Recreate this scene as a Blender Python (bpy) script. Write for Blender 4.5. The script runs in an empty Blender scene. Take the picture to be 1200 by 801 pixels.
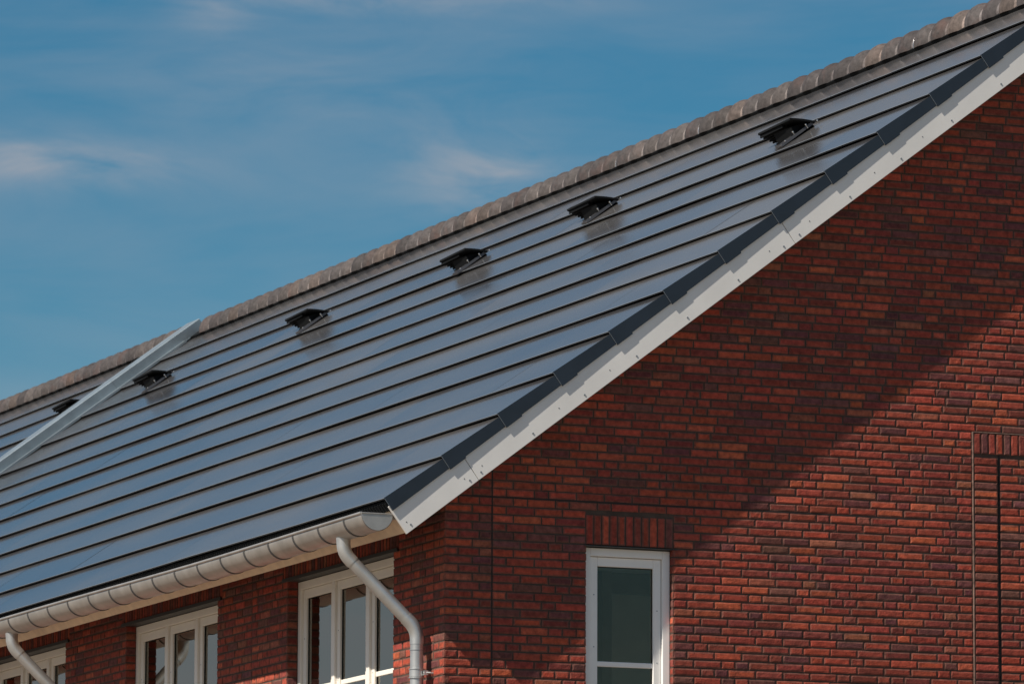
import bpy, bmesh, math, random
import numpy as np
from mathutils import Vector, Matrix, noise

# ------------------------------------------------------------------ camera, sky, sun, exposure
scene = bpy.context.scene
COL = scene.collection
YAW, PITCH, ROLL = 0.39273, 0.14542, 0.00364
fw = Vector((math.sin(YAW)*math.cos(PITCH), math.cos(YAW)*math.cos(PITCH), math.sin(PITCH)))
rt = Vector((math.cos(YAW), -math.sin(YAW), 0)); up = rt.cross(fw)
r2 = math.cos(ROLL)*rt + math.sin(ROLL)*up
u2 = -math.sin(ROLL)*rt + math.cos(ROLL)*up
CAMP = Vector((-16.12026, -40.16557, -5.22699))
cam = bpy.data.cameras.new('camera'); camo = bpy.data.objects.new('camera', cam); COL.objects.link(camo)
M = Matrix.Identity(4)
for i in range(3):
    M[i][0] = r2[i]; M[i][1] = u2[i]; M[i][2] = -fw[i]; M[i][3] = CAMP[i]
camo.matrix_world = M
cam.sensor_width = 36; cam.lens = 7082.437/1200*36
cam.clip_start = .5; cam.clip_end = 5000
cam.dof.use_dof = True; cam.dof.focus_distance = 43.5; cam.dof.aperture_fstop = 9.0
scene.camera = camo

SUN = Vector((-1.04, -.26, 1.07)).normalized()
EL = math.asin(SUN.z); AZ = math.atan2(SUN.x, SUN.y)
w = bpy.data.worlds.new('World'); scene.world = w; w.use_nodes = True
nt = w.node_tree; nt.nodes.clear()
def wn(t, **k):
    n = nt.nodes.new(t)
    for a, b in k.items(): setattr(n, a, b)
    return n
L = nt.links.new
out = wn('ShaderNodeOutputWorld'); bg = wn('ShaderNodeBackground'); bg.inputs['Strength'].default_value = .10
sky = wn('ShaderNodeTexSky', sky_type='NISHITA', sun_disc=False)
sky.sun_elevation = EL; sky.sun_rotation = AZ % (2*math.pi)
sky.air_density = 1.0; sky.dust_density = .3; sky.ozone_density = 2.5; sky.altitude = 0
tc = wn('ShaderNodeTexCoord')
hs = wn('ShaderNodeHueSaturation'); hs.inputs['Saturation'].default_value = 1.5; hs.inputs['Value'].default_value = .54
hs.inputs['Hue'].default_value = .487
L(sky.outputs[0], hs.inputs['Color'])
# thin cirrus, laid out on the sky's own directions
mp = wn('ShaderNodeMapping'); mp.inputs['Rotation'].default_value = (0, 0, 0); mp.inputs['Scale'].default_value = (9, 9, 42)
L(tc.outputs['Generated'], mp.inputs['Vector'])
nz = wn('ShaderNodeTexNoise'); nz.inputs['Scale'].default_value = 1.0; nz.inputs['Detail'].default_value = 7
nz.inputs['Roughness'].default_value = .55; nz.inputs['Distortion'].default_value = .6
L(mp.outputs[0], nz.inputs['Vector'])
cr = wn('ShaderNodeMapRange'); cr.inputs['From Min'].default_value = .44; cr.inputs['From Max'].default_value = .85
cr.inputs['To Max'].default_value = .40
L(nz.outputs['Fac'], cr.inputs['Value'])
mpf = wn('ShaderNodeMapping'); mpf.inputs['Rotation'].default_value = (0, .25, .3); mpf.inputs['Scale'].default_value = (26, 26, 75); L(tc.outputs['Generated'], mpf.inputs['Vector'])
nzf = wn('ShaderNodeTexNoise'); nzf.inputs['Scale'].default_value = 1.0; nzf.inputs['Detail'].default_value = 9; nzf.inputs['Roughness'].default_value = .62; nzf.inputs['Distortion'].default_value = 1.1
L(mpf.outputs[0], nzf.inputs['Vector'])
def pdir(x, y):
    return (fw + (x-600)/7082.4*r2 - (y-400.5)/7082.4*u2).normalized()
sepz = wn('ShaderNodeSeparateXYZ'); L(tc.outputs['Generated'], sepz.inputs[0])
hi = wn('ShaderNodeMapRange'); hi.inputs['From Min'].default_value = .24; hi.inputs['From Max'].default_value = .34; hi.inputs['To Max'].default_value = .85
L(sepz.outputs['Z'], hi.inputs['Value'])
mph = wn('ShaderNodeMapping'); mph.inputs['Rotation'].default_value = (0, 0, .5); mph.inputs['Scale'].default_value = (5, 11, 14); L(tc.outputs['Generated'], mph.inputs['Vector'])
nzh = wn('ShaderNodeTexNoise'); nzh.inputs['Scale'].default_value = 1.0; nzh.inputs['Detail'].default_value = 4; L(mph.outputs[0], nzh.inputs['Vector'])
crh = wn('ShaderNodeMapRange'); crh.inputs['From Min'].default_value = .25; crh.inputs['From Max'].default_value = .7; L(nzh.outputs['Fac'], crh.inputs['Value'])
him = wn('ShaderNodeMath', operation='MULTIPLY'); L(hi.outputs[0], him.inputs[0]); L(crh.outputs[0], him.inputs[1])
lo = wn('ShaderNodeMapRange'); lo.inputs['From Min'].default_value = .46; lo.inputs['From Max'].default_value = .62; lo.inputs['To Min'].default_value = 1; lo.inputs['To Max'].default_value = .12
L(sepz.outputs['Z'], lo.inputs['Value'])
him2 = wn('ShaderNodeMath', operation='MULTIPLY'); L(him.outputs[0], him2.inputs[0]); L(lo.outputs[0], him2.inputs[1])
# paler sky low on the sunny western side
wx = wn('ShaderNodeMapRange'); wx.inputs['From Min'].default_value = .0; wx.inputs['From Max'].default_value = -.32; wx.inputs['To Max'].default_value = .7; L(sepz.outputs['X'], wx.inputs['Value'])
wz = wn('ShaderNodeMapRange'); wz.inputs['From Min'].default_value = .15; wz.inputs['From Max'].default_value = .32; wz.inputs['To Min'].default_value = 1; wz.inputs['To Max'].default_value = 0; L(sepz.outputs['Z'], wz.inputs['Value'])
wm = wn('ShaderNodeMath', operation='MULTIPLY'); L(wx.outputs[0], wm.inputs[0]); L(wz.outputs[0], wm.inputs[1])
hib = wn('ShaderNodeMath', operation='ADD'); L(him2.outputs[0], hib.inputs[0]); L(wm.outputs[0], hib.inputs[1])
hia = wn('ShaderNodeMath', operation='ADD'); L(cr.outputs[0], hia.inputs[0]); L(hib.outputs[0], hia.inputs[1])
acc = hia.outputs[0]
# wisps: (pixel centre used only to find the direction, half-widths along / across in degrees, strength)
for x, y, a, b, s in ((20, 187, 1.0, .20, .36), (120, 200, 1.3, .2, .12), (560, 205, .75, .38, .34), (430, -5, 1.9, .18, .26), (420, 96, 2.6, .45, .12), (255, 2, .35, .25, .25)):
    d = pdir(x, y); az = math.degrees(math.atan2(d.x, d.y))
    ax = Vector((d.y, -d.x, 0)).normalized(); ay = d.cross(ax).normalized()
    mps = []
    for v, wd in ((ax, a), (ay, b)):
        dn = wn('ShaderNodeVectorMath', operation='SUBTRACT'); dn.inputs[1].default_value = d; L(tc.outputs['Generated'], dn.inputs[0])
        dt = wn('ShaderNodeVectorMath', operation='DOT_PRODUCT'); dt.inputs[1].default_value = v; L(dn.outputs[0], dt.inputs[0])
        m1 = wn('ShaderNodeMath', operation='MULTIPLY'); m1.inputs[1].default_value = 1/math.radians(wd); L(dt.outputs['Value'], m1.inputs[0])
        m2 = wn('ShaderNodeMath', operation='POWER'); m2.inputs[1].default_value = 2
        ab = wn('ShaderNodeMath', operation='ABSOLUTE'); L(m1.outputs[0], ab.inputs[0]); L(ab.outputs[0], m2.inputs[0]); mps.append(m2)
    sm = wn('ShaderNodeMath', operation='ADD'); L(mps[0].outputs[0], sm.inputs[0]); L(mps[1].outputs[0], sm.inputs[1])
    ng = wn('ShaderNodeMath', operation='MULTIPLY'); ng.inputs[1].default_value = -1; L(sm.outputs[0], ng.inputs[0])
    ex = wn('ShaderNodeMath', operation='EXPONENT'); L(ng.outputs[0], ex.inputs[0])
    mod = wn('ShaderNodeMath', operation='MULTIPLY'); L(ex.outputs[0], mod.inputs[0])
    n2 = wn('ShaderNodeMapRange'); n2.inputs['From Min'].default_value = .34; n2.inputs['From Max'].default_value = .72; n2.inputs['To Max'].default_value = s*2.6
    L(nzf.outputs['Fac'], n2.inputs['Value']); L(n2.outputs[0], mod.inputs[1])
    ad = wn('ShaderNodeMath', operation='ADD'); L(acc, ad.inputs[0]); L(mod.outputs[0], ad.inputs[1]); acc = ad.outputs[0]
mx = wn('ShaderNodeMix', data_type='RGBA'); mx.clamp_factor = True
L(acc, mx.inputs[0]); L(hs.outputs[0], mx.inputs[6]); mx.inputs[7].default_value = (2.9, 3.1, 3.5, 1)
L(mx.outputs[2], bg.inputs['Color']); L(bg.outputs[0], out.inputs['Surface'])

sl = bpy.data.lights.new('sun', 'SUN'); sl.energy = 5.0; sl.angle = math.radians(.53); sl.color = (1, .91, .80)
slo = bpy.data.objects.new('sun', sl); COL.objects.link(slo)
slo.rotation_euler = SUN.to_track_quat('Z', 'Y').to_euler(); slo.location = (-30, -10, 40)
scene.view_settings.view_transform = 'Standard'; scene.view_settings.look = 'None'
scene.view_settings.exposure = .27; scene.view_settings.gamma = 1
scene.cycles.max_bounces = 8; scene.cycles.transparent_max_bounces = 12

# ------------------------------------------------------------------ frames of the building
AL = 0.64291; E_ = Vector((math.cos(AL), 0, math.sin(AL))); N_ = Vector((-math.sin(AL), 0, math.cos(AL)))
P0 = Vector((-.57342, 0, -.08318)); S = .54375; YV = -.26
UR = 7.16                                   # slope length up to the ridge
RX = (P0 + UR*E_).x; RZ = (P0 + UR*E_).z
YP = 19.80; YEND = 29.6                     # party wall, far end of the row
GROUND = CAMP.z - 1.6
def R(u, y, n=0.): return P0 + E_*u + N_*n + Vector((0, y, 0))
rnd = random.Random(7)

# ------------------------------------------------------------------ materials
def mat(name, col, rough=.6, metal=0., bump=0., bscale=40, var=0., vscale=6, spec=None, coat=0.):
    m = bpy.data.materials.new(name); m.use_nodes = True
    t = m.node_tree; b = t.nodes['Principled BSDF']
    b.inputs['Base Color'].default_value = (*col, 1); b.inputs['Roughness'].default_value = rough
    b.inputs['Metallic'].default_value = metal
    if spec is not None: b.inputs['Specular IOR Level'].default_value = spec
    if coat: b.inputs['Coat Weight'].default_value = coat
    co = t.nodes.new('ShaderNodeTexCoord')
    if var:
        n = t.nodes.new('ShaderNodeTexNoise'); n.inputs['Scale'].default_value = vscale; n.inputs['Detail'].default_value = 6
        n.inputs['Roughness'].default_value = .6
        t.links.new(co.outputs['Object'], n.inputs['Vector'])
        r = t.nodes.new('ShaderNodeMapRange'); r.inputs['From Min'].default_value = .3; r.inputs['From Max'].default_value = .7
        r.inputs['To Min'].default_value = 1-var; r.inputs['To Max'].default_value = 1+var
        t.links.new(n.outputs['Fac'], r.inputs['Value'])
        v = t.nodes.new('ShaderNodeVectorMath'); v.operation = 'SCALE'; v.inputs[0].default_value = col
        t.links.new(r.outputs[0], v.inputs['Scale']); t.links.new(v.outputs[0], b.inputs['Base Color'])
        m['v'] = 1
    if bump:
        n = t.nodes.new('ShaderNodeTexNoise'); n.inputs['Scale'].default_value = bscale; n.inputs['Detail'].default_value = 5
        t.links.new(co.outputs['Object'], n.inputs['Vector'])
        bp = t.nodes.new('ShaderNodeBump'); bp.inputs['Strength'].default_value = bump; bp.inputs['Distance'].default_value = .004
        t.links.new(n.outputs['Fac'], bp.inputs['Height']); t.links.new(bp.outputs[0], b.inputs['Normal'])
    return m
def attr_mat(name, rough, bump, bscale, gain=1., spec=.4):
    """colour of each brick / tile comes from its own clay: attribute 'clay' times mottling"""
    m = bpy.data.materials.new(name); m.use_nodes = True
    t = m.node_tree; b = t.nodes['Principled BSDF']; b.inputs['Roughness'].default_value = rough
    b.inputs['Specular IOR Level'].default_value = spec
    a = t.nodes.new('ShaderNodeAttribute'); a.attribute_name = 'clay'
    co = t.nodes.new('ShaderNodeTexCoord')
    n = t.nodes.new('ShaderNodeTexNoise'); n.inputs['Scale'].default_value = 22; n.inputs['Detail'].default_value = 8; n.inputs['Roughness'].default_value = .65
    t.links.new(co.outputs['Object'], n.inputs['Vector'])
    r = t.nodes.new('ShaderNodeMapRange'); r.inputs['From Min'].default_value = .3; r.inputs['From Max'].default_value = .7
    r.inputs['To Min'].default_value = .55*gain; r.inputs['To Max'].default_value = 1.4*gain
    t.links.new(n.outputs['Fac'], r.inputs['Value'])
    v = t.nodes.new('ShaderNodeVectorMath'); v.operation = 'SCALE'
    t.links.new(a.outputs['Color'], v.inputs[0]); t.links.new(r.outputs[0], v.inputs['Scale'])
    # pale dusting in places
    n3 = t.nodes.new('ShaderNodeTexNoise'); n3.inputs['Scale'].default_value = 3.1; n3.inputs['Detail'].default_value = 9; n3.inputs['Roughness'].default_value = .7
    t.links.new(co.outputs['Object'], n3.inputs['Vector'])
    r3 = t.nodes.new('ShaderNodeMapRange'); r3.inputs['From Min'].default_value = .52; r3.inputs['From Max'].default_value = .8; r3.inputs['To Max'].default_value = .3
    t.links.new(n3.outputs['Fac'], r3.inputs['Value'])
    mx = t.nodes.new('ShaderNodeMix'); mx.data_type = 'RGBA'; t.links.new(r3.outputs[0], mx.inputs[0])
    t.links.new(v.outputs[0], mx.inputs[6]); mx.inputs[7].default_value = (.20, .085, .060, 1)
    t.links.new(mx.outputs[2], b.inputs['Base Color'])
    n2 = t.nodes.new('ShaderNodeTexNoise'); n2.inputs['Scale'].default_value = bscale; n2.inputs['Detail'].default_value = 6
    t.links.new(co.outputs['Object'], n2.inputs['Vector'])
    bp = t.nodes.new('ShaderNodeBump'); bp.inputs['Strength'].default_value = bump; bp.inputs['Distance'].default_value = .003
    t.links.new(n2.outputs['Fac'], bp.inputs['Height']); t.links.new(bp.outputs[0], b.inputs['Normal'])
    return m
M_BRICK = attr_mat('brick_clay', .88, 1.0, 75)
M_TILE = attr_mat('ridge_clay', .75, .4, 60, gain=.95, spec=.3)
M_MORTAR = mat('mortar', (.070, .048, .036), .95, bump=.8, bscale=150, var=.3, vscale=9)
M_WHITE = mat('white_board', (.80, .79, .76), .5, bump=.05, bscale=60, var=.05, vscale=3)
M_CREAM = mat('cream_board', (.80, .64, .46), .55, bump=.06, bscale=30, var=.12, vscale=7)
M_FRAME = mat('window_paint', (.86, .82, .74), .4, var=.03, vscale=5)
M_WFRAME = mat('gable_window_paint', (.88, .87, .84), .4, var=.03, vscale=5)
M_NAVY = mat('navy_metal', (.018, .026, .038), .38, metal=.0, var=.15, vscale=4, bump=.05, bscale=20)
M_EDGE = mat('tile_edge_metal', (.012, .013, .015), .45)
M_RIM = mat('worn_rim', (.28, .30, .32), .4, metal=.5)
M_BLACK = mat('black_plastic', (.006, .007, .008), .75, spec=.15)
M_JOINT = mat('joint_sealant', (.022, .016, .014), .8)
M_STEEL = mat('bolt_steel', (.75, .75, .74), .25, metal=.9)
M_LINTEL = mat('lintel_steel', (.05, .05, .05), .5, metal=.3)
M_PLASTER = mat('plaster', (.78, .76, .66), .9, var=.12, vscale=1.5)
M_DARKWALL = mat('dark_interior', (.40, .39, .33), .9, var=.2, vscale=2)  # darker tone for the post and beam inside
def zinc(name, col, rough, metal=.75):
    m = mat(name, col, rough, metal=metal, var=.16, vscale=5, bump=.12, bscale=14); return m
M_ZINC = zinc('zinc_gutter', (.48, .46, .43), .48)
M_PIPE = zinc('zinc_pipe', (.56, .57, .56), .40)
M_CAP = zinc('zinc_capping', (.29, .345, .375), .42, .6)
# dark solar glass: very dark body with a thin film of dust over it
M_SOLAR = mat('solar_glass', (.05, .055, .06), .13, spec=.5)
t = M_SOLAR.node_tree; b = t.nodes['Principled BSDF']
co = t.nodes.new('ShaderNodeTexCoord')
mpn = t.nodes.new('ShaderNodeMapping'); mpn.inputs['Rotation'].default_value = (0, 0, .6); mpn.inputs['Scale'].default_value = (1.4, .35, 1)
t.links.new(co.outputs['Object'], mpn.inputs['Vector'])
n = t.nodes.new('ShaderNodeTexNoise'); n.inputs['Scale'].default_value = 1.1; n.inputs['Detail'].default_value = 6
t.links.new(mpn.outputs[0], n.inputs['Vector'])
at = t.nodes.new('ShaderNodeAttribute'); at.attribute_name = 'clay'
ad = t.nodes.new('ShaderNodeMath'); ad.operation = 'ADD'; t.links.new(n.outputs['Fac'], ad.inputs[0]); t.links.new(at.outputs['Fac'], ad.inputs[1])
r = t.nodes.new('ShaderNodeMapRange'); r.inputs['From Min'].default_value = .6; r.inputs['From Max'].default_value = 1.4
t.links.new(ad.outputs[0], r.inputs['Value'])
cm = t.nodes.new('ShaderNodeMix'); cm.data_type = 'RGBA'; t.links.new(r.outputs[0], cm.inputs[0])
cm.inputs[6].default_value = (.045, .048, .055, 1); cm.inputs[7].default_value = (.100, .095, .090, 1)
t.links.new(cm.outputs[2], b.inputs['Base Color'])
rr = t.nodes.new('ShaderNodeMapRange'); rr.inputs['To Min'].default_value = .09; rr.inputs['To Max'].default_value = .20
t.links.new(r.outputs[0], rr.inputs['Value']); t.links.new(rr.outputs[0], b.inputs['Roughness'])
# window glass
def glass(name, ior, tint):
    m = bpy.data.materials.new(name); m.use_nodes = True
    t = m.node_tree; t.nodes.clear()
    o = t.nodes.new('ShaderNodeOutputMaterial'); g = t.nodes.new('ShaderNodeBsdfGlossy'); g.inputs['Roughness'].default_value = .02
    g.inputs['Color'].default_value = (1, .97, .88, 1)
    tr = t.nodes.new('ShaderNodeBsdfTransparent'); tr.inputs['Color'].default_value = tint
    fr = t.nodes.new('ShaderNodeFresnel'); fr.inputs['IOR'].default_value = ior
    ms = t.nodes.new('ShaderNodeMixShader'); t.links.new(fr.outputs[0], ms.inputs[0]); t.links.new(tr.outputs[0], ms.inputs[1]); t.links.new(g.outputs[0], ms.inputs[2])
    t.links.new(ms.outputs[0], o.inputs['Surface']); return m
M_GLASS = glass('gable_glass', 1.45, (.99, .985, .93, 1)); M_GLASS2 = glass('eaves_glass', 3.6, (.88, .92, .90, 1))

# ------------------------------------------------------------------ mesh helpers
def link(name, me, parent=None, mats=()):
    for m in mats: me.materials.append(m)
    o = bpy.data.objects.new(name, me); COL.objects.link(o)
    if parent is not None:
        o.parent = parent
        o.matrix_parent_inverse = wmat(parent).inverted()
    return o
def wmat(o):
    m = o.matrix_basis.copy()
    if o.parent is not None: m = wmat(o.parent) @ o.matrix_parent_inverse @ m
    return m
class MB:
    def __init__(s): s.v = []; s.f = []; s.m = []; s.c = []; s.sm = []
    def add(s, vs, fs, mi=0, clay=None, smooth=False):
        o = len(s.v); s.v += [tuple(v) for v in vs]
        for f in fs: s.f.append([i+o for i in f]); s.m.append(mi); s.c.append(clay); s.sm.append(smooth)
    def hexa(s, p, mi=0, clay=None):          # 8 corners, bottom ring then top ring
        s.add(p, [(0,3,2,1),(4,5,6,7),(0,1,5,4),(1,2,6,5),(2,3,7,6),(3,0,4,7)], mi, clay)
    def box(s, a, b, mi=0, clay=None):
        x0,y0,z0 = a; x1,y1,z1 = b
        s.hexa([(x0,y0,z0),(x1,y0,z0),(x1,y1,z0),(x0,y1,z0),(x0,y0,z1),(x1,y0,z1),(x1,y1,z1),(x0,y1,z1)], mi, clay)
    def rbox(s, u, y, n, mi=0, clay=None):    # box in roof axes
        (u0,u1),(y0,y1),(n0,n1) = u,y,n
        s.hexa([R(u0,y0,n0),R(u1,y0,n0),R(u1,y1,n0),R(u0,y1,n0),R(u0,y0,n1),R(u1,y0,n1),R(u1,y1,n1),R(u0,y1,n1)], mi, clay)
    def prism(s, poly, f0, f1, mi=0, clay=None):   # poly of 2D points; f0/f1 map a 2D point to 3D on either end
        k = len(poly); vs = [f0(*p) for p in poly] + [f1(*p) for p in poly]
        fs = [tuple(range(k)), tuple(range(2*k-1, k-1, -1))] + [(i, i+k, (i+1) % k + k, (i+1) % k) for i in range(k)]
        s.add(vs, fs, mi, clay)
    def tube(s, path, r, seg=20, mi=0, cap=True, smooth=True):
        path = [Vector(p) for p in path]; rs = r if isinstance(r, (list, tuple)) else [r]*len(path)
        vs = []; ref = Vector((0, 1, 0))
        for i, p in enumerate(path):
            d = (path[min(i+1, len(path)-1)] - path[max(i-1, 0)]).normalized()
            a = ref - d*ref.dot(d)
            if a.length < .05: a = Vector((1, 0, 0)) - d*d.x
            a.normalize(); b = d.cross(a)
            vs += [p + (a*math.cos(2*math.pi*k/seg) + b*math.sin(2*math.pi*k/seg))*rs[i] for k in range(seg)]
        fs = [(i*seg+k, i*seg+(k+1) % seg, (i+1)*seg+(k+1) % seg, (i+1)*seg+k) for i in range(len(path)-1) for k in range(seg)]
        s.add(vs, fs, mi, None, smooth)
        if cap:
            s.add(vs[:seg], [tuple(range(seg-1, -1, -1))], mi); s.add(vs[-seg:], [tuple(range(seg))], mi)
    def build(s, name, mats, parent=None, fix=True):
        me = bpy.data.meshes.new(name); me.from_pydata(s.v, [], s.f)
        mats = mats if isinstance(mats, (list, tuple)) else [mats]
        me.polygons.foreach_set('material_index', s.m); me.polygons.foreach_set('use_smooth', s.sm)
        if any(c is not None for c in s.c):
            at = me.color_attributes.new('clay', 'FLOAT_COLOR', 'CORNER')
            arr = []
            for f, c in zip(s.f, s.c):
                c = c or (.3, .1, .08); arr += [c[0], c[1], c[2], 1.]*len(f)
            at.data.foreach_set('color', arr)
        if fix:
            bm = bmesh.new(); bm.from_mesh(me); bmesh.ops.recalc_face_normals(bm, faces=bm.faces); bm.to_mesh(me); bm.free()
        me.update()
        return link(name, me, parent, mats)
def empty(name, loc, label=None, cat=None, group=None):
    o = bpy.data.objects.new(name, None); COL.objects.link(o); o.location = loc; o.empty_display_size = .3
    tag(o, label, cat, group); return o
def tag(o, label=None, cat=None, group=None, kind=None):
    if label: o['label'] = label
    if cat: o['category'] = cat
    if group: o['group'] = group
    if kind: o['kind'] = kind
    return o

# ------------------------------------------------------------------ ground
g = MB(); g.add([(-1500,-1500,GROUND),(1500,-1500,GROUND),(1500,1500,GROUND),(-1500,1500,GROUND)], [(0,1,2,3)])
tag(g.build('ground', mat('sandy_ground', (.18, .145, .11), .95, var=.25, vscale=.4)), kind='structure')

# ------------------------------------------------------------------ houses
house = empty('brick_house', (5.2, 9, GROUND), 'red brick end house with dark solar tiled roof, white gable trim and zinc gutter', 'house')
house2 = empty('brick_house', (5.2, 24, GROUND), 'next house of the row beyond the zinc capped party wall, dark solar tiled roof', 'house')

C = .062
PAL = [((.36,.058,.030), 9), ((.29,.048,.028), 10), ((.22,.040,.028), 9), ((.42,.082,.038), 3), ((.30,.085,.048), 1.5),
       ((.14,.040,.038), 4.5), ((.17,.060,.048), 1.2)]
def brickcol():
    c = rnd.choices([p[0] for p in PAL], [p[1] for p in PAL])[0]
    k = rnd.uniform(.78, 1.2); return (c[0]*k, c[1]*k*rnd.uniform(.9,1.15), c[2]*k*rnd.uniform(.9,1.15))
def brick(mb, o, ax, az, an, l, h, d, clay=None, proud=0.):
    """one hand-moulded brick: o corner on the face plane, ax along, az up, an outward"""
    nx = 6 if l > h*1.2 else 4; nzv = 4 if h < .1 else 6
    X = [0, .010/l] + [k/(nx-3) for k in range(1, nx-3)] + [1-.010/l, 1]
    Z = [0, .010/h] + [k/(nzv-3) for k in range(1, nzv-3)] + [1-.010/h, 1]
    tilt = rnd.uniform(-.0012, .0012); tilt2 = rnd.uniform(-.0008, .0008); pr = rnd.uniform(-.0009, .0009) + proud
    vs = []
    for j, z in enumerate(Z):
        for i, x in enumerate(X):
            e = (i in (0, len(X)-1)) or (j in (0, len(Z)-1))
            jx = rnd.uniform(-.0016, .0016); jz = rnd.uniform(-.0014, .0014)
            dn = pr + tilt*(x-.5)*2 + tilt2*(z-.5)*2 + rnd.uniform(-.0012, .0011) - (.0028 if e else 0)
            vs.append(o + ax*(x*l + jx) + az*(z*h + jz) + an*dn)
    W_, H_ = len(X), len(Z)
    fs = [(j*W_+i, j*W_+i+1, (j+1)*W_+i+1, (j+1)*W_+i) for j in range(H_-1) for i in range(W_-1)]
    ring = list(range(W_)) + [j*W_+W_-1 for j in range(1, H_)] + [(H_-1)*W_+i for i in range(W_-2, -1, -1)] + [j*W_ for j in range(H_-2, 0, -1)]
    k = len(vs); back = [vs[i] - an*d for i in ring]; nr = len(ring)
    fs += [(ring[i], k+i, k+(i+1) % nr, ring[(i+1) % nr]) for i in range(nr)]
    cc = clay or brickcol(); q = rnd.uniform(.25, .8); rim = tuple(a*(1-q) + b*q for a, b in zip(cc, (.150, .068, .050)))
    ng = (W_-1)*(H_-1); inner = []; outer = []
    for n_, f_ in enumerate(fs):
        i_, j_ = n_ % (W_-1), n_//(W_-1)
        (inner if n_ < ng and 0 < i_ < W_-2 and 0 < j_ < H_-2 else outer).append(f_)
    mb.add(vs + back, outer, 0, rim); o_ = len(mb.v) - len(vs) - len(back)
    for f_ in inner: mb.f.append([i+o_ for i in f_]); mb.m.append(0); mb.c.append(cc); mb.sm.append(False)
def run(mb, s0, s1, z, place, seed, j=.011, h=.0505, q=0):
    """fill [s0,s1] of a course with wild bond stretchers and headers"""
    r = random.Random(seed); s = s0; first = True; first_ = True; nh = 0
    LS, LH = .2095, .0995
    while s < s1 - .03:
        rem = s1 - s
        if first and q: l = .1545
        elif first and r.random() < .5: l = LH
        else: l = LS if r.random() < .72 or nh >= 2 else LH
        first = False; nh = nh+1 if l == LH else 0
        if rem < .14: l = rem
        elif rem < l + .05: l = rem if rem < .23 else LH
        elif LS + j < rem < LS + LH - .02 and l == LS: l = rem - LH - j
        if first_: l = .1545 if q else l
        first_ = False
        l = min(l, rem); place(mb, s, z + .0, l, h); s += l + j
# --- gable wall: plane y = 0
AX, AY, AZ = Vector((1,0,0)), Vector((0,1,0)), Vector((0,0,1))
def gplace(mb, s, z, l, h): brick(mb, Vector((s, 0, z+.006)), AX, AZ, -AY, l, h, .03)
def rake_x(z):            # where the underside of the roof meets height z, on the front slope
    return P0.x + ((z - P0.z) + .17*math.cos(AL))/math.sin(AL)*math.cos(AL) + .17*math.sin(AL)
gb = MB(); XMAX = 5.46
WX0, WX1, WZ1, WZ0 = 1.106, 1.803, -.318, -1.70         # gable window opening
JX = .3695
for k in range(-42, 56):
    z = k*C
    x0 = max(0., rake_x(z + C))
    spans = []
    segs = [(x0, XMAX)]
    def cut(a, b):
        global segs
        n = []
        for p, q in segs:
            if b <= p or a >= q: n.append((p, q)); continue
            if a > p + .02: n.append((p, a))
            if b < q - .02: n.append((b, q))
        segs = n
    if k < 0 and z + C > -2.6: pass
    cut(JX - .006, JX + .006)
    if k*C < WZ1 - .01 and k*C >= WZ0 - .01: cut(WX0 - (0 if k % 2 else 0) - .004, WX1 + .004)
    if -5 <= k < -1: cut(WX0 - .004, WX1 + .004)             # soldier course over the window
    if k < 11: cut(4.247, 4.486)                              # niche jamb
    if 8 <= k < 11: cut(4.247, XMAX)
    for p, q in segs:
        if k == 0 and 0: pass
        gplace_z = z + (.004 if k == 0 else 0)
        if p == 0.:      # corner brick closes the course, depth shows on the eaves side
            l = .0995 if k % 2 else .2095
            d = .2095 if k % 2 else .0995
            brick(gb, Vector((0, 0, z+.006)), AX, AZ, -AY, min(l, q-p), .0505, .03, c0 := brickcol())
            brick(gb, Vector((0, d, z+.006)), -AY, AZ, -AX, d-.001, .0505, .03, c0)
            p = p + l + .011
        run(gb, p, q, gplace_z, gplace, 1000+k*7+int(p*10), q=k % 2)
def soldiers(mb, s0, s1, z0, z1, pl):
    n = round((s1-s0)/C); st = (s1-s0)/n
    for i in range(n): pl(mb, s0 + i*st + .005, z0, st-.011, z1-z0)
soldiers(gb, WX0, WX1, -.306, -.088+.005, lambda mb, s, z, l, h: brick(mb, Vector((s,0,z)), AX, AZ, -AY, l, h-.01, .03))
soldiers(gb, 4.262, XMAX, .522, .678, lambda mb, s, z, l, h: brick(mb, Vector((s,0,z)), AX, AZ, -AY, l, h-.005, .03, proud=.004))
for k in range(-42, 8):                                       # stacked jamb of the blind niche
    brick(gb, Vector((4.268, 0, k*C+.006+(.016 if k == 7 else 0)*0)), AX, AZ, -AY, .192, .0505, .03, proud=.004)
# brick reveals of the gable window, facing -x and +x
for k in range(-28, -5):
    brick(gb, Vector((WX1-.005, .058, k*C+.006)), -AY, AZ, -AX, .055, .0505, .02)
    brick(gb, Vector((WX0+.005, .003, k*C+.006)), AY, AZ, AX, .055, .0505, .02)
# mortar body of the wall around the window
T0, T1 = .0055, .30
def gprism(poly, mi=1, y0=T0, y1=T1): gb.prism(poly, lambda x, z: (x, y0, z), lambda x, z: (x, y1, z), mi)
zr = lambda x: P0.z + (x-P0.x)*math.tan(AL) - .17/math.cos(AL)
gprism([(.0055, GROUND), (WX0, GROUND), (WX0, zr(WX0)), (.0055, zr(.0055))])
gprism([(WX0, GROUND), (WX1, GROUND), (WX1, WZ0), (WX0, WZ0)])
gprism([(WX0, WZ1+.01), (WX1, WZ1+.01), (WX1, zr(WX1)), (WX0, zr(WX0))])
gprism([(WX1, GROUND), (RX, GROUND), (RX, zr(RX)), (WX1, zr(WX1))])
gprism([(RX, GROUND), (2*RX-.0, GROUND), (2*RX, zr(0.0)), (RX, zr(RX))])
gable = gb.build('gable_wall', [M_BRICK, M_MORTAR], house)
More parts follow.
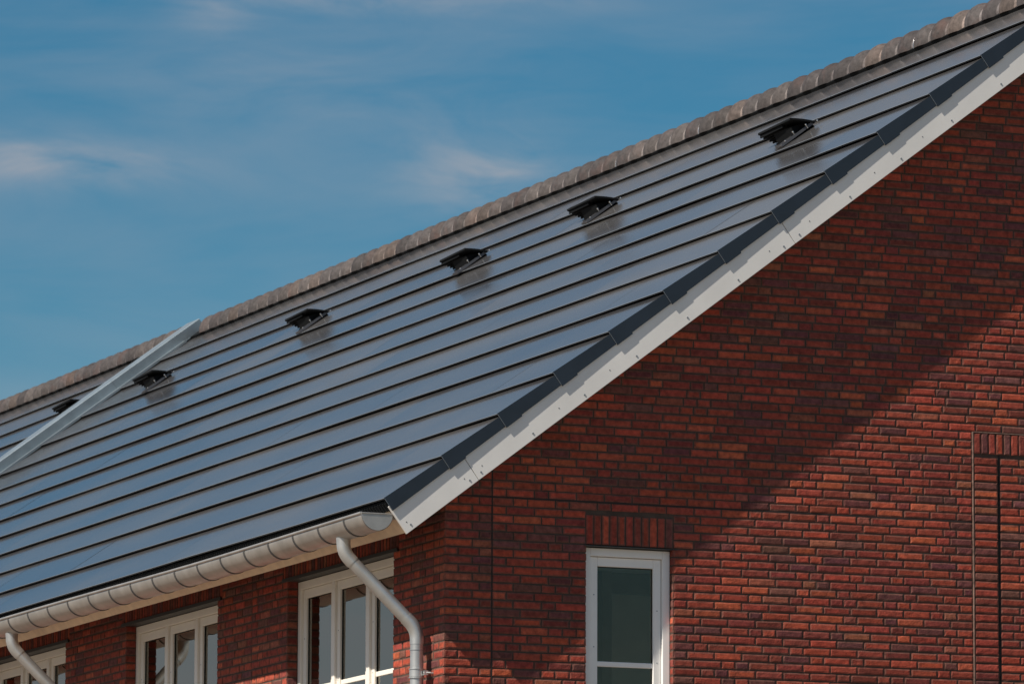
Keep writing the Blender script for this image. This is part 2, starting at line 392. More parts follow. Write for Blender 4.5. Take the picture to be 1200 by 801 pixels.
# plain brickwork outside the picture
def brick_tex(name, plane):
    m = bpy.data.materials.new(name); m.use_nodes = True; t = m.node_tree; b = t.nodes['Principled BSDF']; b.inputs['Roughness'].default_value = .9
    co = t.nodes.new('ShaderNodeTexCoord'); sp = t.nodes.new('ShaderNodeSeparateXYZ'); cb = t.nodes.new('ShaderNodeCombineXYZ')
    t.links.new(co.outputs['Object'], sp.inputs[0]); t.links.new(sp.outputs['X' if plane == 'x' else 'Y'], cb.inputs['X']); t.links.new(sp.outputs['Z'], cb.inputs['Y'])
    k = t.nodes.new('ShaderNodeTexBrick'); k.inputs['Scale'].default_value = 1; k.inputs['Brick Width'].default_value = .22; k.inputs['Row Height'].default_value = C
    k.inputs['Mortar Size'].default_value = .006; k.inputs['Color1'].default_value = (.33,.06,.035,1); k.inputs['Color2'].default_value = (.13,.035,.032,1); k.inputs['Mortar'].default_value = (.09,.07,.06,1)
    t.links.new(cb.outputs[0], k.inputs['Vector']); t.links.new(k.outputs['Color'], b.inputs['Base Color']); return m
M_BTX, M_BTY = brick_tex('plain_brickwork', 'x'), brick_tex('plain_brickwork_side', 'y')
pb = MB()
fx = lambda y: (lambda x, z: (x, y, z))
pb.prism([(XMAX+.01, -2.62), (2*RX, -2.62), (2*RX, zr(0)), (2*RX-XMAX, zr(XMAX)), (RX, zr(RX)), (XMAX+.01, zr(XMAX+.01))], fx(0), fx(.004))
pb.prism([(0, GROUND), (2*RX, GROUND), (2*RX, -2.62), (0, -2.62)], fx(0), fx(.004))
pb.build('plain_wall', M_BTX, house)

# --- eaves wall: plane x = 0
wins = [(1.006, 3.248), (4.828, 7.07), (8.65, 10.89)]
ZTOP, ZBOT = -.318, -1.70
eb = MB()
def eplace(mb, s, z, l, h): brick(mb, Vector((0, s+l, z+.006)), -AY, AZ, -AX, l, h, .03)
for k in range(-42, 1):
    z = k*C; d0 = (.2095 if k % 2 else .0995) + .011
    segs = [(d0, 11.4)]
    for a, b_ in wins:
        if z < ZTOP - .01 and z >= ZBOT - .01: cut(a, b_)
        if -5 <= k < -1: cut(a-.10, b_+.10)
    cut(4.03, 4.042)
    for p, q in segs: run(eb, p, q, z, eplace, 9000+k*11+int(p*10), q=k % 2)
for a, b_ in wins:
    soldiers(eb, a-.10, b_+.10, -.300, -.088+.005, lambda mb, s, z, l, h: brick(mb, Vector((0, s+l, z)), -AY, AZ, -AX, l, h-.01, .03))
    for k in range(-28, -5):          # reveals
        brick(eb, Vector((.001, b_-.005, k*C+.006)), AX, AZ, -AY, .085, .0505, .02)
        brick(eb, Vector((.086, a+.005, k*C+.006)), -AX, AZ, AY, .085, .0505, .02)
def ebx(y0, y1, z0, z1): eb.box((T0, y0, z0), (T1, y1, z1), 1)
ys = [T1] + [v for w_ in wins for v in w_] + [YP]
for i in range(0, len(ys), 2): ebx(ys[i], ys[i+1], GROUND, .05)
for a, b_ in wins:
    ebx(a, b_, GROUND, ZBOT); ebx(a, b_, ZTOP+.01, .05)
eb.build('eaves_wall', [M_BRICK, M_MORTAR], house)
pb = MB(); pb.box((0, 11.41, -2.62), (.004, YP, .04)); pb.box((0, .01, GROUND), (.004, YP, -2.62))
ZFL = -2.75
pb.build('plain_wall', M_BTY, house)
pb = MB(); pb.box((2*RX-.3, T1, GROUND), (2*RX, YP-.01, ZFL)); pb.box((2*RX-.3, T1, -.15), (2*RX, YP-.01, .05)); pb.box((2*RX-.3, 13, ZFL), (2*RX, YP-.01, -.15)); pb.box((.3, YP-.31, GROUND), (2*RX-.3, YP-.01, 1.2)); pb.build('rear_wall', M_BTY, house)  # unseen rear wall, opening added to bring daylight into the rooms
pb = MB(); pb.box((0, YP+.01, GROUND), (.3, YEND, .05)); pb.box((2*RX-.3, YP+.01, GROUND), (2*RX, YEND, .05))
pb.prism([(0, GROUND), (2*RX, GROUND), (2*RX, zr(0)), (RX, zr(RX)), (0, zr(0))], fx(YEND-.3), fx(YEND))
pb.build('wall', M_BTY, house2)

# --- room behind the windows
rm = MB()
ZF, ZC = -2.6, -.12
rm.box((.31, .31, ZF-.1), (2*RX-.32, YP-.4, ZF)); rm.box((.31, .31, ZC), (4.5, YP-.4, ZC+.06)); rm.box((4.5, 6.5, ZC), (2*RX-.32, YP-.4, ZC+.06)); rm.box((4.5, .31, ZC), (4.56, 6.5, 3.4)); rm.box((4.56, 6.5, ZC+.06), (9, 6.56, 1.6))  # ceiling left open at the back for daylight from the added roof opening
rm.box((2.95, 4.1, ZF), (4.4, 4.2, ZC-.001)); rm.box((1.2, 7.4, ZF), (2.9, 7.5, ZC-.001))
rm.box((1.9, 12, ZF), (6, 12.1, ZC-.001))
rm.box((.31, .31, ZF), (1.02, .36, ZC)); rm.box((1.9, .31, ZF), (3.6, .36, ZC))
rm.build('interior_wall', M_PLASTER, house)
rm = MB(); rm.box((2.62, 3.2, ZF), (2.70, 3.3, ZC-.001)); rm.box((.6, 3.3, ZC-.16), (3.4, 3.38, ZC-.002)); rm.build('interior_post', M_DARKWALL, house)

# ------------------------------------------------------------------ windows
def frame_bars(mb, a0, a1, z0, z1, wl, wr, wt, wb, d0, d1, P):
    """rectangular frame: P(a, z, d) maps to world; mitre-free butt joints"""
    def bar(p0, p1, q0, q1):
        mb.hexa([P(p0,q0,d0),P(p1,q0,d0),P(p1,q0,d1),P(p0,q0,d1),P(p0,q1,d0),P(p1,q1,d0),P(p1,q1,d1),P(p0,q1,d1)])
    bar(a0, a0+wl, z0, z1); bar(a1-wr, a1, z0, z1); bar(a0+wl, a1-wr, z1-wt, z1); bar(a0+wl, a1-wr, z0, z0+wb)
def bevel(o, w=.004, seg=2):
    m = o.modifiers.new('bevel', 'BEVEL'); m.width = w; m.segments = seg; m.limit_method = 'ANGLE'; m.angle_limit = math.radians(40)
def window(a0, a1, z0, z1, lights, P, depth, mt, parent, label, barz):
    f = MB(); fw_ = .058; n = lights; mull = .060
    frame_bars(f, a0+.004, a1-.004, z0, z1, fw_, fw_, .060, .07, depth, depth+.09, P)
    iw = (a1-a0-.008-2*fw_-(n-1)*mull)/n; xs = []
    for i in range(n):
        x = a0+.004+fw_+i*(iw+mull); xs.append((x, x+iw))
        if i: 
            x0 = x-mull; f.hexa([P(x0,z0+.07,depth+.003),P(x,z0+.07,depth+.003),P(x,z0+.07,depth+.088),P(x0,z0+.07,depth+.088),P(x0,z1-.06,depth+.003),P(x,z1-.06,depth+.003),P(x,z1-.06,depth+.088),P(x0,z1-.06,depth+.088)])
    fo = f.build('window', mt, parent); bevel(fo)
    if label: fo['label'] = label
    for x0, x1 in xs:
        s = MB(); sw = .062
        frame_bars(s, x0+.003, x1-.003, z0+.073, z1-.063, sw, sw, .068, .075, depth+.022, depth+.075, P)
        so = s.build('sash', mt, fo); bevel(so, .005)
        gx0, gx1, gz0, gz1 = x0+.003+sw, x1-.003-sw, z0+.148, z1-.131
        b2 = MB(); d0, d1 = depth+.034, depth+.066
        b2.hexa([P(gx0,barz,d0),P(gx1,barz,d0),P(gx1,barz,d1),P(gx0,barz,d1),P(gx0,barz+.038,d0),P(gx1,barz+.038,d0),P(gx1,barz+.038,d1),P(gx0,barz+.038,d1)])
        bo = b2.build('glazing_bar', mt, fo); bevel(bo, .005)
        gk = MB(); d0, d1 = depth+.046, depth+.050
        for q0, q1 in ((gz0, barz), (barz+.038, gz1)):
            gk.hexa([P(gx0,q0,d0),P(gx1,q0,d0),P(gx1,q0,d1),P(gx0,q0,d1),P(gx0,q1,d0),P(gx1,q1,d0),P(gx1,q1,d1),P(gx0,q1,d1)])
        gk.build('pane', M_GLASS if n == 1 else M_GLASS2, fo)
        # dark rubber bead round the pane
        rb = MB(); frame_bars(rb, gx0-.001, gx1+.001, gz0-.001, gz1+.001, .006, .006, .006, .006, depth+.040, depth+.046, P); rb.build('glazing_seal', M_BLACK, fo)
        for q in (z1-.34, z1-.72):
            hb = MB(); hb.tube([P(x0+.035, q, depth+.0235), P(x0+.035, q, depth+.0200)], .0045, 8); hb.build('screw', M_RIM, fo)
            hb = MB(); hb.tube([P(x1-.035, q-.1, depth+.0235), P(x1-.035, q-.1, depth+.0200)], .0045, 8); hb.build('screw', M_RIM, fo)
    return fo
PG = lambda a, z, d: Vector((a, d, z))
PE = lambda a, z, d: Vector((d, a, z))
window(WX0, WX1, -1.70, -.325, 1, PG, .058, M_WFRAME, house, 'tall narrow white window in the gable wall', -1.186)
for i, (a, b_) in enumerate(wins):
    window(a, b_, -1.70, -.322, 3, PE, .088, M_FRAME, house, ('three-light cream window nearest the house corner', 'middle cream three-light window under the gutter', 'cream window behind the far downpipe')[i], -1.176)
l = MB(); l.box((WX0-.01, -.006, -.3195), (WX1+.03, .057, -.3145)); l.build('lintel', M_LINTEL, house)
for a, b_ in wins:
    l = MB(); l.box((-.012, a-.09, -.318), (.087, b_+.09, -.308)); l.box((-.012, a-.09, -.308), (-.008, b_+.09, -.292)); l.build('lintel', M_LINTEL, house)
    l = MB(); l.box((-.03, a+.002, -1.75), (.095, b_-.002, -1.703)); l.build('window_sill', M_LINTEL, house)
l = MB(); l.box((WX0+.002, -.03, -1.75), (WX1-.002, .065, -1.703)); l.build('window_sill', M_LINTEL, house)
# movement joint sealant + pale edge strip of the prefabricated niche surround
l = MB(); l.box((4.2525, -.0045, -2.6), (4.2615, .03, .684)); l.box((4.2615, -.0045, .6795), (XMAX, .03, .686))
l.build('niche_trim', mat('pale_edge', (.22, .14, .11), .85, var=.4, vscale=30), house)
l = MB(); l.box((4.471, .001, -2.6), (4.482, .03, .512)); l.build('movement_joint', M_BLACK, house)
l = MB(); l.box((.13, .003, -.0030), (4.25, .03, .0070)); l.box((4.262, .003, -.0030), (XMAX, .03, .0045)); l.build('movement_joint', M_JOINT, house)
l = MB(); l.box((JX-.0045, .0015, -2.6), (JX+.0045, .03, .42)); l.build('movement_joint', M_JOINT, house)

# ------------------------------------------------------------------ roof
def wav(a, b_): return noise.noise(Vector((a, b_, 3.7)))
H = .026
def course(i, y0, y1, parent, u0=None, u1=None, top=None):
    """one lapped row of solar roof panels"""
    mb = MB(); u0 = i*S if u0 is None else u0; u1 = (i+1)*S+.06 if u1 is None else u1
    seg = 2.4; y = y0 - (i % 2)*seg*.5; first = True
    bounds = []
    while y < y1:
        a, b_ = max(y, y0), min(y+seg, y1)
        if b_ - a > .05: bounds.append((a, b_))
        y += seg
    for a, b_ in bounds:
        k = max(2, int((b_-a)/.31)); g_ = .0
        t1, t2, tone = rnd.uniform(-.0009,.0009), rnd.uniform(-.0009,.0009), rnd.uniform(-.15,.15)
        vt = []; rings = []
        for j in range(k+1):
            y = a + g_*(a > y0) + (b_-a-2*g_)*j/k; f = j/k
            w0 = .0065*wav(y*.42, i*3.1) + t1*(1-f) + t2*f + .0010*wav(y*1.6, i*5.)
            w1 = .0030*wav(y*.40+1.5, i*3.1) + t1*(1-f) + t2*f
            n0, n1 = w0*.8, -H*(u1-u0)/S + w1
            th = .014
            rings.append([R(u0, y, n0-.0025), R(u0+.0025, y, n0), R(u1, y, n1), R(u1, y, n1-th), R(u0+.004, y, n0-th)])
        top = [v for r_ in rings for v in (r_[1], r_[2])]
        o = len(mb.v); mb.v += [tuple(v) for v in top]
        for j in range(k): mb.f.append([o+2*j, o+2*j+1, o+2*j+3, o+2*j+2]); mb.m.append(0); mb.c.append((.5+tone,)*3); mb.sm.append(True)
        o = len(mb.v); mb.v += [tuple(v) for r_ in rings for v in r_]
        for j in range(k):
            for q in (0, 2, 3, 4):
                p, p2 = o+j*5+q, o+j*5+(q+1) % 5
                mb.f.append([p, p2, p2+5, p+5]); mb.m.append(2 if q == 0 else 1); mb.c.append(None); mb.sm.append(False)
        if a == y0 or b_ == y1:
            for q in (0, k): mb.f.append([o+q*5+x for x in range(5)]); mb.m.append(1); mb.c.append(None); mb.sm.append(False)
    ob = mb.build('roof_panel', [M_SOLAR, M_EDGE, M_RIM], parent)
    return ob
def roofpart(h, y0, y1):
    d = MB()
    zoff = -.062
    d.prism([(-.49, -.45)], None, None) if 0 else None
    f = lambda yy: (lambda u, n: R(u, yy, n))
    d.prism([(.03, zoff), (UR, zoff), (UR, -.19), (.03, -.19)], f(y0+.03), f(y1))          # deck
    # rear slope, with an unseen glazed opening added to light the first room
    g0 = lambda yy: (lambda u, n: Vector((2*RX - R(u,0,n).x, yy, R(u,0,n).z)))
    ya_, yb_ = (1.0, 6.0) if y0 < 5 else (y1-.02, y1-.01)
    for p, q in ((y0+.03, ya_), (yb_, y1)): d.prism([(0, 0), (UR-.002, 0), (UR-.12, -.15), (0, -.15)], g0(p), g0(q))
    if y0 < 5:
        d.prism([(0, 0), (2.0, 0), (2.0, -.15), (0, -.15)], g0(ya_), g0(yb_)); d.prism([(6.3, 0), (UR-.002, 0), (UR-.12, -.15), (6.3, -.15)], g0(ya_), g0(yb_))
        rl = MB(); rl.prism([(2.0, -.05), (6.3, -.05), (6.3, -.06), (2.0, -.06)], g0(ya_), g0(yb_)); rl.build('added_rooflight', M_GLASS, h)
    return d.build('roof', M_BLACK, h)
roof1 = roofpart(house, YV+.02, YP-.02); roof2 = roofpart(house2, YP+.02+.36, YEND)
NR = 12
for i in range(13):
    u1 = None if i < 12 else 7.12
    course(i, YV+.006, YP-.02, roof1, u1=u1); course(i, YP+.37, YEND, roof2, u1=u1)
# verge tiles: folded navy plates down the gable side of each row
for i in range(13):
    u0 = i*S + .001; u1 = (i+1)*S - .0005 if i < 12 else 7.0
    hh = H*(u1-u0)/S
    poly = [(u0, -.0005), (u1, -hh), (u1, -.110), (u0+.155, -.110+.0), (u0+.150, -.121), (u0, -.121)]
    if i == 0: poly = [(u0-.004, -.0005), (u1, -hh), (u1, -.110), (u0-.004, -.110)]
    v = MB()
    yf = lambda u: YV - .006 + .0045*(u-u0)/S
    v.prism(poly, lambda u, n: R(u, yf(u), n), lambda u, n: R(u, yf(u)+.0035, n))
    v.rbox((u0+.003, u1), (YV-.0045, YV+.004), (-.010-hh*0, -.0045)) if 0 else None
    # bright cut edge at the lower end
    v.prism([(u0-.0025, -.002), (u0-.0002, -.002), (u0-.0002, -.106), (u0-.0025, -.106)], lambda u, n: R(u, YV-.0070, n), lambda u, n: R(u, YV-.003, n), 1)
    v.build('verge_tile', [M_NAVY, M_RIM], roof1)
# barge boards (white), joints at u = .68 and 3.83
js = [-.004, .690, 3.834, 6.98]
for a, b_ in zip(js, js[1:]):
    v = MB(); v.rbox((a+.002 if a > 0 else a, b_-.003), (-.250, -.230), (-.3070, -.045 - H))
    o = v.build('barge_board', M_WHITE, house); bevel(o, .002)
v = MB()
g0 = lambda yy: (lambda u, n: Vector((2*RX - R(u,0,n).x, yy, R(u,0,n).z)))
v.prism([(0,-.005),(6.98,-.005),(6.98,-.3075),(0,-.3075)], g0(-.25), g0(-.23)); v.build('barge_board', M_WHITE, house)
v = MB(); v.rbox((.03, 6.9), (-.229, -.002), (-.3065, -.295)); v.build('verge_soffit', M_WHITE, house)
for u in (.061, .628, .736, 1.24, 1.746, 2.26, 2.77, 3.28, 3.74, 3.90, 4.42, 4.95, 5.48, 6.0, 6.5):
    v = MB(); nn = -.270 + rnd.uniform(-.002, .002)
    c = R(u, -.250, nn); v.tube([c + Vector((0,.002,0)), c + Vector((0,-.0035,0))], [.0078, .0065], 10); v.build('board_screw', M_RIM, house)
for u in (.045, .60, .77, 1.52, 2.02, 3.62, 4.03, 4.7, 5.2):    # small marks near the boards' inner screws
    v = MB(); c = R(u, -.250, -.236); v.tube([c + Vector((0,.002,0)), c + Vector((0,-.0015,0))], .0042, 8); v.build('board_screw', M_LINTEL, house)
# fascia under the gutter
ya = -.2295
for y0, y1 in ((ya, 4.60), (4.603, 9.4), (9.403, 14.2), (14.203, YP-.02)):
    v = MB(); v.rbox((.018, .043), (y0, y1), (-.3045, -.10)); o = v.build('fascia_board', M_CREAM, house); bevel(o, .003)
v = MB(); v.rbox((.018, .043), (YP+.02, YEND), (-.3045, -.10)); v.build('fascia_board', M_CREAM, house2)
# eaves filler: toothed black strip behind the gutter
v = MB(); v.rbox((.012, .030), (ya+.005, YP-.02), (-.112, -.028)); v.rbox((.002, .0165), (ya+.16, YP-.02), (-.180, -.112))  # lower strip added to block sun leaking in behind the gutter
y = ya
while y < 10.5:
    v.rbox((-.006, .012), (y, y+.022), (-.105, -.040)); y += .05
v.build('eaves_comb', M_BLACK, house)
v = MB(); v.rbox((.012, .030), (YP+.02, YEND), (-.112, -.028)); v.build('eaves_comb', M_BLACK, house2)
# pale end edge of the fascia/barge corner
# ------------------------------------------------------------------ ridge
CX, CZ = RX, RZ - .068
def ridge_tile(y, L_, parent, clay):
    mb = MB(); st = 9; A = 17; prof = [.084, .122, .146, .159, .164, .161, .150, .130, .098]
    vs = []
    for k in range(st):
        yy = y + L_*k/(st-1)*1.07; r_ = prof[k]; 
        for a in range(A):
            th = math.radians(-12 + 204*a/(A-1)); 
            vs.append((CX + r_*math.cos(th), yy, CZ + r_*math.sin(th)))
    fs = [(k*A+a, k*A+a+1, (k+1)*A+a+1, (k+1)*A+a) for k in range(st-1) for a in range(A-1)]
    inn = []
    for k in range(st):
        yy = y + L_*k/(st-1)*1.07; r_ = prof[k]-.014
        for a in range(A):
            th = math.radians(-12 + 204*a/(A-1)); inn.append((CX + r_*math.cos(th), yy, CZ + r_*math.sin(th)))
    n = len(vs)
    edge = tuple(c*2.4 for c in clay)          # sunlit joint edge put into the clay colour at the near end
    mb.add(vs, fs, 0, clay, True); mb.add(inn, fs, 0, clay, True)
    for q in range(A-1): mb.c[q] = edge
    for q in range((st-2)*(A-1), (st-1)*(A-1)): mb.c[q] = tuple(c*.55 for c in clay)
    rim = []
    both = vs + inn
    for k in range(st-1):
        for a in (0, A-1): rim.append((k*A+a, (k+1)*A+a, n+(k+1)*A+a, n+k*A+a))
    for a in range(A-1):
        for k in (0, st-1): rim.append((k*A+a, k*A+a+1, n+k*A+a+1, n+k*A+a))
    mb.add(both, rim, 0, clay)
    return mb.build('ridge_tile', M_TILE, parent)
y = -.16; k = 0; TP = .2985
while y < YEND - .2:
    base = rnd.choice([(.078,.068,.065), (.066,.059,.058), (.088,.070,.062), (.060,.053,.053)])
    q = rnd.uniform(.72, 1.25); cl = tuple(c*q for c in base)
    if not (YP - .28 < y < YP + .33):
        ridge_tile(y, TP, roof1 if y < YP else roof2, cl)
        if rnd.random() < .10:
            mb = MB(); pts = []
            for a in range(13):
                th = math.radians(100 + 90*a/12); pts.append((CX + .124*math.cos(th), y+TP*1.0, CZ + .124*math.sin(th)))
            mb.tube(pts, .004, 6); mb.build('ridge_clip', M_STEEL, roof1 if y < YP else roof2)
    y += TP; k += 1
for h, a, b_ in ((roof1, YV+.02, YP-.02), (roof2, YP+.37, YEND)):     # undercloak strip under the ridge tiles
    v = MB(); v.rbox((6.985, 7.14), (a, b_), (-.075, .004)); v.build('ridge_underlay', M_BLACK, h)

# ------------------------------------------------------------------ party wall capping
pw = empty('party_wall', (5.2, YP+.17, GROUND), 'raised party wall with pale zinc capping running up the roof slope', 'wall')
v = MB(); f = lambda yy: (lambda u, n: R(u, yy, n)); HC = .110
v.prism([(.06, -.3), (UR-.02, -.3), (UR-.02, HC-.03), (.06, HC-.03)], f(YP), f(YP+.34))
v.build('wall_core', M_CAP, pw)
u = -.02
while u < UR-.05:
    ue = min(u+2.0, UR+.03)
    v = MB(); y0, y1 = YP-.022, YP+.362
    # folded cap: top sheet, two drip edges, small standing bead
    prof = [(y0-.002, HC-.112), (y0, HC-.106), (y0, HC-.004), (y0+.004, HC), (y1-.004, HC), (y1, HC-.004), (y1, HC-.070), (y1+.008, HC-.075), (y1+.004, HC-.079), (y1-.004, HC-.07), (y1-.004, HC-.006), (y0+.004, HC-.006), (y0+.004, HC-.106), (y0-.001, HC-.113)]
    v.prism(prof, lambda y, n, u=u: R(u, y, n), lambda y, n, u=ue: R(u-.004, y, n)); v.build('capping', M_CAP, pw)
    u += 2.0
v = MB(); v.rbox((.02, 6.9), (YP-.085, YP-.001), (-.012, .012)); v.build('side_flashing', M_CAP, pw)
v = MB(); 
g0 = lambda yy: (lambda u, n: Vector((2*RX - R(u,0,n).x, yy, R(u,0,n).z)))
v.prism([(0, -.2), (UR, -.2), (UR, HC), (0, HC)], g0(YP-.02), g0(YP+.36)); v.build('rear_capping', M_CAP, pw)

# ------------------------------------------------------------------ gutter
gut = tag(bpy.data.objects.new('roof_gutter', None), 'half round zinc gutter hung along the eaves of the brick house', 'gutter'); COL.objects.link(gut); gut.location = (-.58, -.17, -.17)
GX, GZ, GR = -.611, -.192, .121
def arc(y, r_, a0=180, a1=360, n=20, dz=0): return [Vector((GX + r_*math.cos(math.radians(a0+(a1-a0)*k/n)), y, GZ + dz + r_*math.sin(math.radians(a0+(a1-a0)*k/n)))) for k in range(n+1)]
def sag(y): return -.018*math.exp(-((y-3.2)/2.6)**2)
for (y0, y1) in ((-.225, 5.9), (5.9, 11.9), (11.9, YP-.03), (YP-.03, YEND)):
    v = MB(); n = 20; st = max(2, int((y1-y0)/.5)); vs = []
    for j in range(st+1):
        y = y0 + (y1-y0)*j/st
        vs += arc(y, GR, dz=sag(y)) + arc(y, GR-.003, dz=sag(y))
    m = 2*(n+1); fs = []
    for j in range(st):
        for q in range(n): fs.append((j*m+q, j*m+q+1, (j+1)*m+q+1, (j+1)*m+q)); fs.append((j*m+n+1+q, j*m+n+2+q, (j+1)*m+n+2+q, (j+1)*m+n+1+q))
        fs.append((j*m+n, (j+1)*m+n, (j+1)*m+2*n+1, j*m+2*n+1))
        fs.append((j*m, (j+1)*m, (j+1)*m+n+1, j*m+n+1))
    v.add(vs, fs, 0, None, True)
    v.tube([Vector((GX-GR-.001, y0+(y1-y0)*j/st, GZ+.002+sag(y0+(y1-y0)*j/st))) for j in range(st+1)], .0105, 10)
    v.tube([Vector((GX+GR+.000, y0+(y1-y0)*j/st, GZ+.010+sag(y0+(y1-y0)*j/st))) for j in range(st+1)], .004, 6)
    v.build('channel', M_ZINC, gut)
v = MB(); a = arc(-.226, GR-.001); v.add([p for p in a] + [p + Vector((0, .004, 0)) for p in a], [tuple(range(len(a))), tuple(range(2*len(a)-1, len(a)-1, -1))] + [(i, i+len(a), (i+1) % len(a)+len(a), (i+1) % len(a)) for i in range(len(a))])
v.tube([Vector((GX-GR, -.226, GZ)), Vector((GX+GR, -.226, GZ))], .005, 8); v.build('end_cap', M_ZINC, gut)
M_BRK = mat('bracket_zinc', (.10, .10, .10), .6, metal=.4)
k = 0; y = .13
while y < YEND:
    v = MB(); n = 16; a0 = arc(y-.011, GR+.0055, n=n, dz=sag(y)); a1 = arc(y+.011, GR+.0055, n=n, dz=sag(y)); b0 = arc(y-.011, GR+.0005, n=n, dz=sag(y)); b1 = arc(y+.011, GR+.0005, n=n, dz=sag(y))
    m = n+1; v.add(a0+a1+b0+b1, [(q, q+1, m+q+1, m+q) for q in range(n)] + [(2*m+q, q, q+1, 2*m+q+1) for q in range(n)] + [(m+q, 3*m+q, 3*m+q+1, m+q+1) for q in range(n)] + [(0, m, 3*m, 2*m), (n, m+n, 3*m+n, 2*m+n)])
    v.build('gutter_bracket', M_BRK, gut); y += .523; k += 1

v = MB(); v.box((-.500, -.205, -.224), (-.449, YEND-.1, -.186)); v.build('light_block_strip', M_ZINC, gut)  # unseen strip added to stop sunlight passing between gutter and fascia

# ------------------------------------------------------------------ downpipes
def downpipe(yt, yb, label):
    t_ = empty('downpipe', (-.10, yb, GROUND), label, 'downpipe', 'zinc downpipes under the gutter')
    rp = .0485
    A_ = Vector((-.628, yt, GZ-GR+.01)); B = Vector((-.628, yt, -.41)); Cc = Vector((-.105, yb, -.955)); D = Vector((-.105, yb, -2.7))
    def bend(p, q, r_, rad, n=6):
        d1 = (p-q).normalized(); d2 = (r_-q).normalized(); s_ = q + d1*rad; e = q + d2*rad
        return [s_*(1-t)**2 + q*2*t*(1-t) + e*t*t for t in [k/n for k in range(n+1)]]
    v = MB(); b1 = bend(A_, B, Cc, .07); v.tube([A_] + b1 + [b1[-1] + (Cc-B).normalized()*.03], [rp+.006]+[rp+.0025]*(len(b1)+1), 24); v.build('top_elbow', M_PIPE, t_)
    b2 = bend(B, Cc, D, .075)
    v = MB(); v.tube([b1[-1] + (Cc-B).normalized()*.01, b2[0] - (Cc-B).normalized()*.01], rp-.001, 24); v.build('offset_pipe', M_PIPE, t_)
    v = MB(); v.tube([b2[0] - (Cc-B).normalized()*.04] + b2 + [b2[-1] - AZ*.035], rp+.0025, 24)
    v.build('lower_elbow', M_PIPE, t_)
    v = MB(); v.tube([b2[-1] - AZ*.02, Vector((-.105, yb, GROUND+.02))], rp, 24); v.build('vertical_pipe', M_PIPE, t_)
    for zc in (-1.245, -3.2, -5.2):
        v = MB()
        v.tube([Vector((-.105, yb, zc)), Vector((-.105, yb, zc-.055))], rp+.005, 24)
        for dz in (.004, -.059): v.tube([Vector((-.105, yb, zc+dz)), Vector((-.105, yb, zc+dz-.006))], rp+.010, 24)
        v.tube([Vector((-.06, yb-.04, zc-.028)), Vector((.01, yb-.05, zc-.028))], .008, 8)
        v.box((-.075, yb-.075, zc-.045), (-.045, yb-.045, zc-.012)); v.tube([Vector((-.075, yb-.060, zc-.028)), Vector((-.030, yb-.085, zc-.028))], .0075, 6)
        v.build('pipe_clamp', M_PIPE, t_)
    v = MB(); v.tube([Vector((-.105, yb, -1.105)), Vector((-.105, yb, -1.110))], rp+.003, 24); v.build('seam', M_RIM, t_)
    return t_
downpipe(.40, .27, 'zinc downpipe bending back to the wall beside the house corner')
downpipe(8.19, 8.06, 'zinc downpipe at the far left, crossing the last cream window')

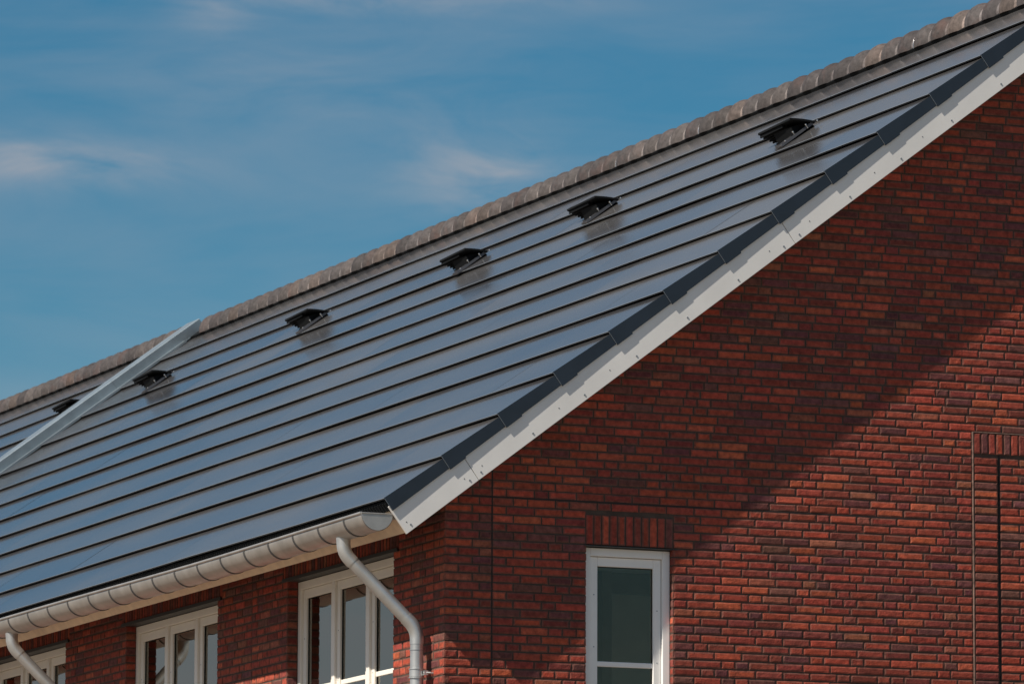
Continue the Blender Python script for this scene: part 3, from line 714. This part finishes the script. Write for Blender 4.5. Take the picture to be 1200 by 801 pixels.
# ------------------------------------------------------------------ roof vents
def vent(y, u_off, label, first=None):
    """raised black ventilation hood on legs over a metal base tray; shaped at y=2.40 then moved down the row"""
    t_ = empty('roof_vent', R(5.65+u_off, y, 0), label, 'roof vent', 'roof vents in a row below the ridge')
    dy = y - 2.397; du = E_*u_off
    def W(x, yy, z): return Vector((x, yy+dy, z)) + du
    T = (3.880, 2.397, 3.448); L4 = (3.880, 2.997, 3.425); Rr = (4.100, 2.397, 3.440); B = (4.040, 2.997, 3.372)
    def q(f, g_, dz=0):
        a = [T[i]*(1-g_) + L4[i]*g_ for i in range(3)]; b = [Rr[i]*(1-g_) + B[i]*g_ for i in range(3)]
        p = [a[i]*(1-f) + b[i]*f for i in range(3)]; return W(p[0], p[1], p[2]+dz+.005*math.sin(math.pi*min(1, max(0, f))))
    v = MB(); n = 6
    for sgn, dz in ((1, .0), (0, -.016)):
        vs = [q(i/n, j/n, dz) for j in range(n+1) for i in range(n+1)]
        v.add(vs, [(j*(n+1)+i, j*(n+1)+i+1, (j+1)*(n+1)+i+1, (j+1)*(n+1)+i) for j in range(n) for i in range(n)])
    edge = [(i/n, 0) for i in range(n)] + [(1, j/n) for j in range(n)] + [(1-i/n, 1) for i in range(n)] + [(0, 1-j/n) for j in range(n)]
    top = [q(a, b_) for a, b_ in edge]; bot = [q(a, b_, -.016) for a, b_ in edge]; m = len(edge)
    v.add(top+bot, [(i, (i+1) % m, m+(i+1) % m, m+i) for i in range(m)])
    v.build('hood', M_BLACK, t_)
    for i in range(5):
        v = MB(); f_ = .12 + .17*i; a = q(f_, .30, -.017); b = q(f_, .98, -.017)
        v.hexa([a+Vector((-.006,0,-.022)), a+Vector((.006,0,-.022)), b+Vector((.006,0,-.022)), b+Vector((-.006,0,-.022)), a+Vector((-.006,0,0)), a+Vector((.006,0,0)), b+Vector((.006,0,0)), b+Vector((-.006,0,0))])
        v.build('louvre', M_BLACK, t_)
    v = MB(); ul = 5.66+u_off       # duct below the hood
    v.prism([(ul, -.02), (ul+.20, -.02), (ul+.17, .035), (ul+.02, .085)], lambda u, n: R(u, y+.07, n), lambda u, n: R(u, y+.40, n)); v.build('duct', M_BLACK, t_)
    # base tray with turned up rim
    v = MB(); u0, u1, y0, y1 = 5.50+u_off, 5.86+u_off, y+.02, y+.13
    v.rbox((u0, u1), (y0, y1), (.004, .009)); v.rbox((u0, u1), (y0-.005, y0), (.004, .026)); v.rbox((u0-.005, u0), (y0-.005, y1), (.004, .018)); v.rbox((u0, u1), (y1, y1+.005), (.004, .02))
    v.build('base_tray', M_CAPD, t_)
    for uu, yy, nn in ((u0+.05, y0+.01, .03), (u0+.16, y0+.03, .05), (u0+.27, y0-.01, .04), (u1+.01, y0-.02, .014)):
        v = MB(); c = R(uu, yy, 0); v.tube([c + N_*.004, c + N_*(nn)], [.005, .005], 8); v.tube([c+N_*(nn-.006), c+N_*(nn+.003)], [.009, .007], 8); v.build('bolt', M_STEEL, t_)
    return t_
M_CAPD = zinc('tray_metal', (.15, .15, .16), .45, .6)
labs = ['black roof vent nearest the gable, highest on the right', 'second black roof vent from the gable end', 'third black roof vent from the gable, at the middle of the picture',
        'fourth black roof vent from the gable end', 'black roof vent standing just in front of the zinc capping', 'farthest black roof vent, behind the zinc capping']
for (y, uo), lb in zip(((2.397, 0), (6.20, -.05), (9.03, -.10), (13.10, -.06), (17.55, -.08), (20.48, .04)), labs):
    vent(y, uo, lb)
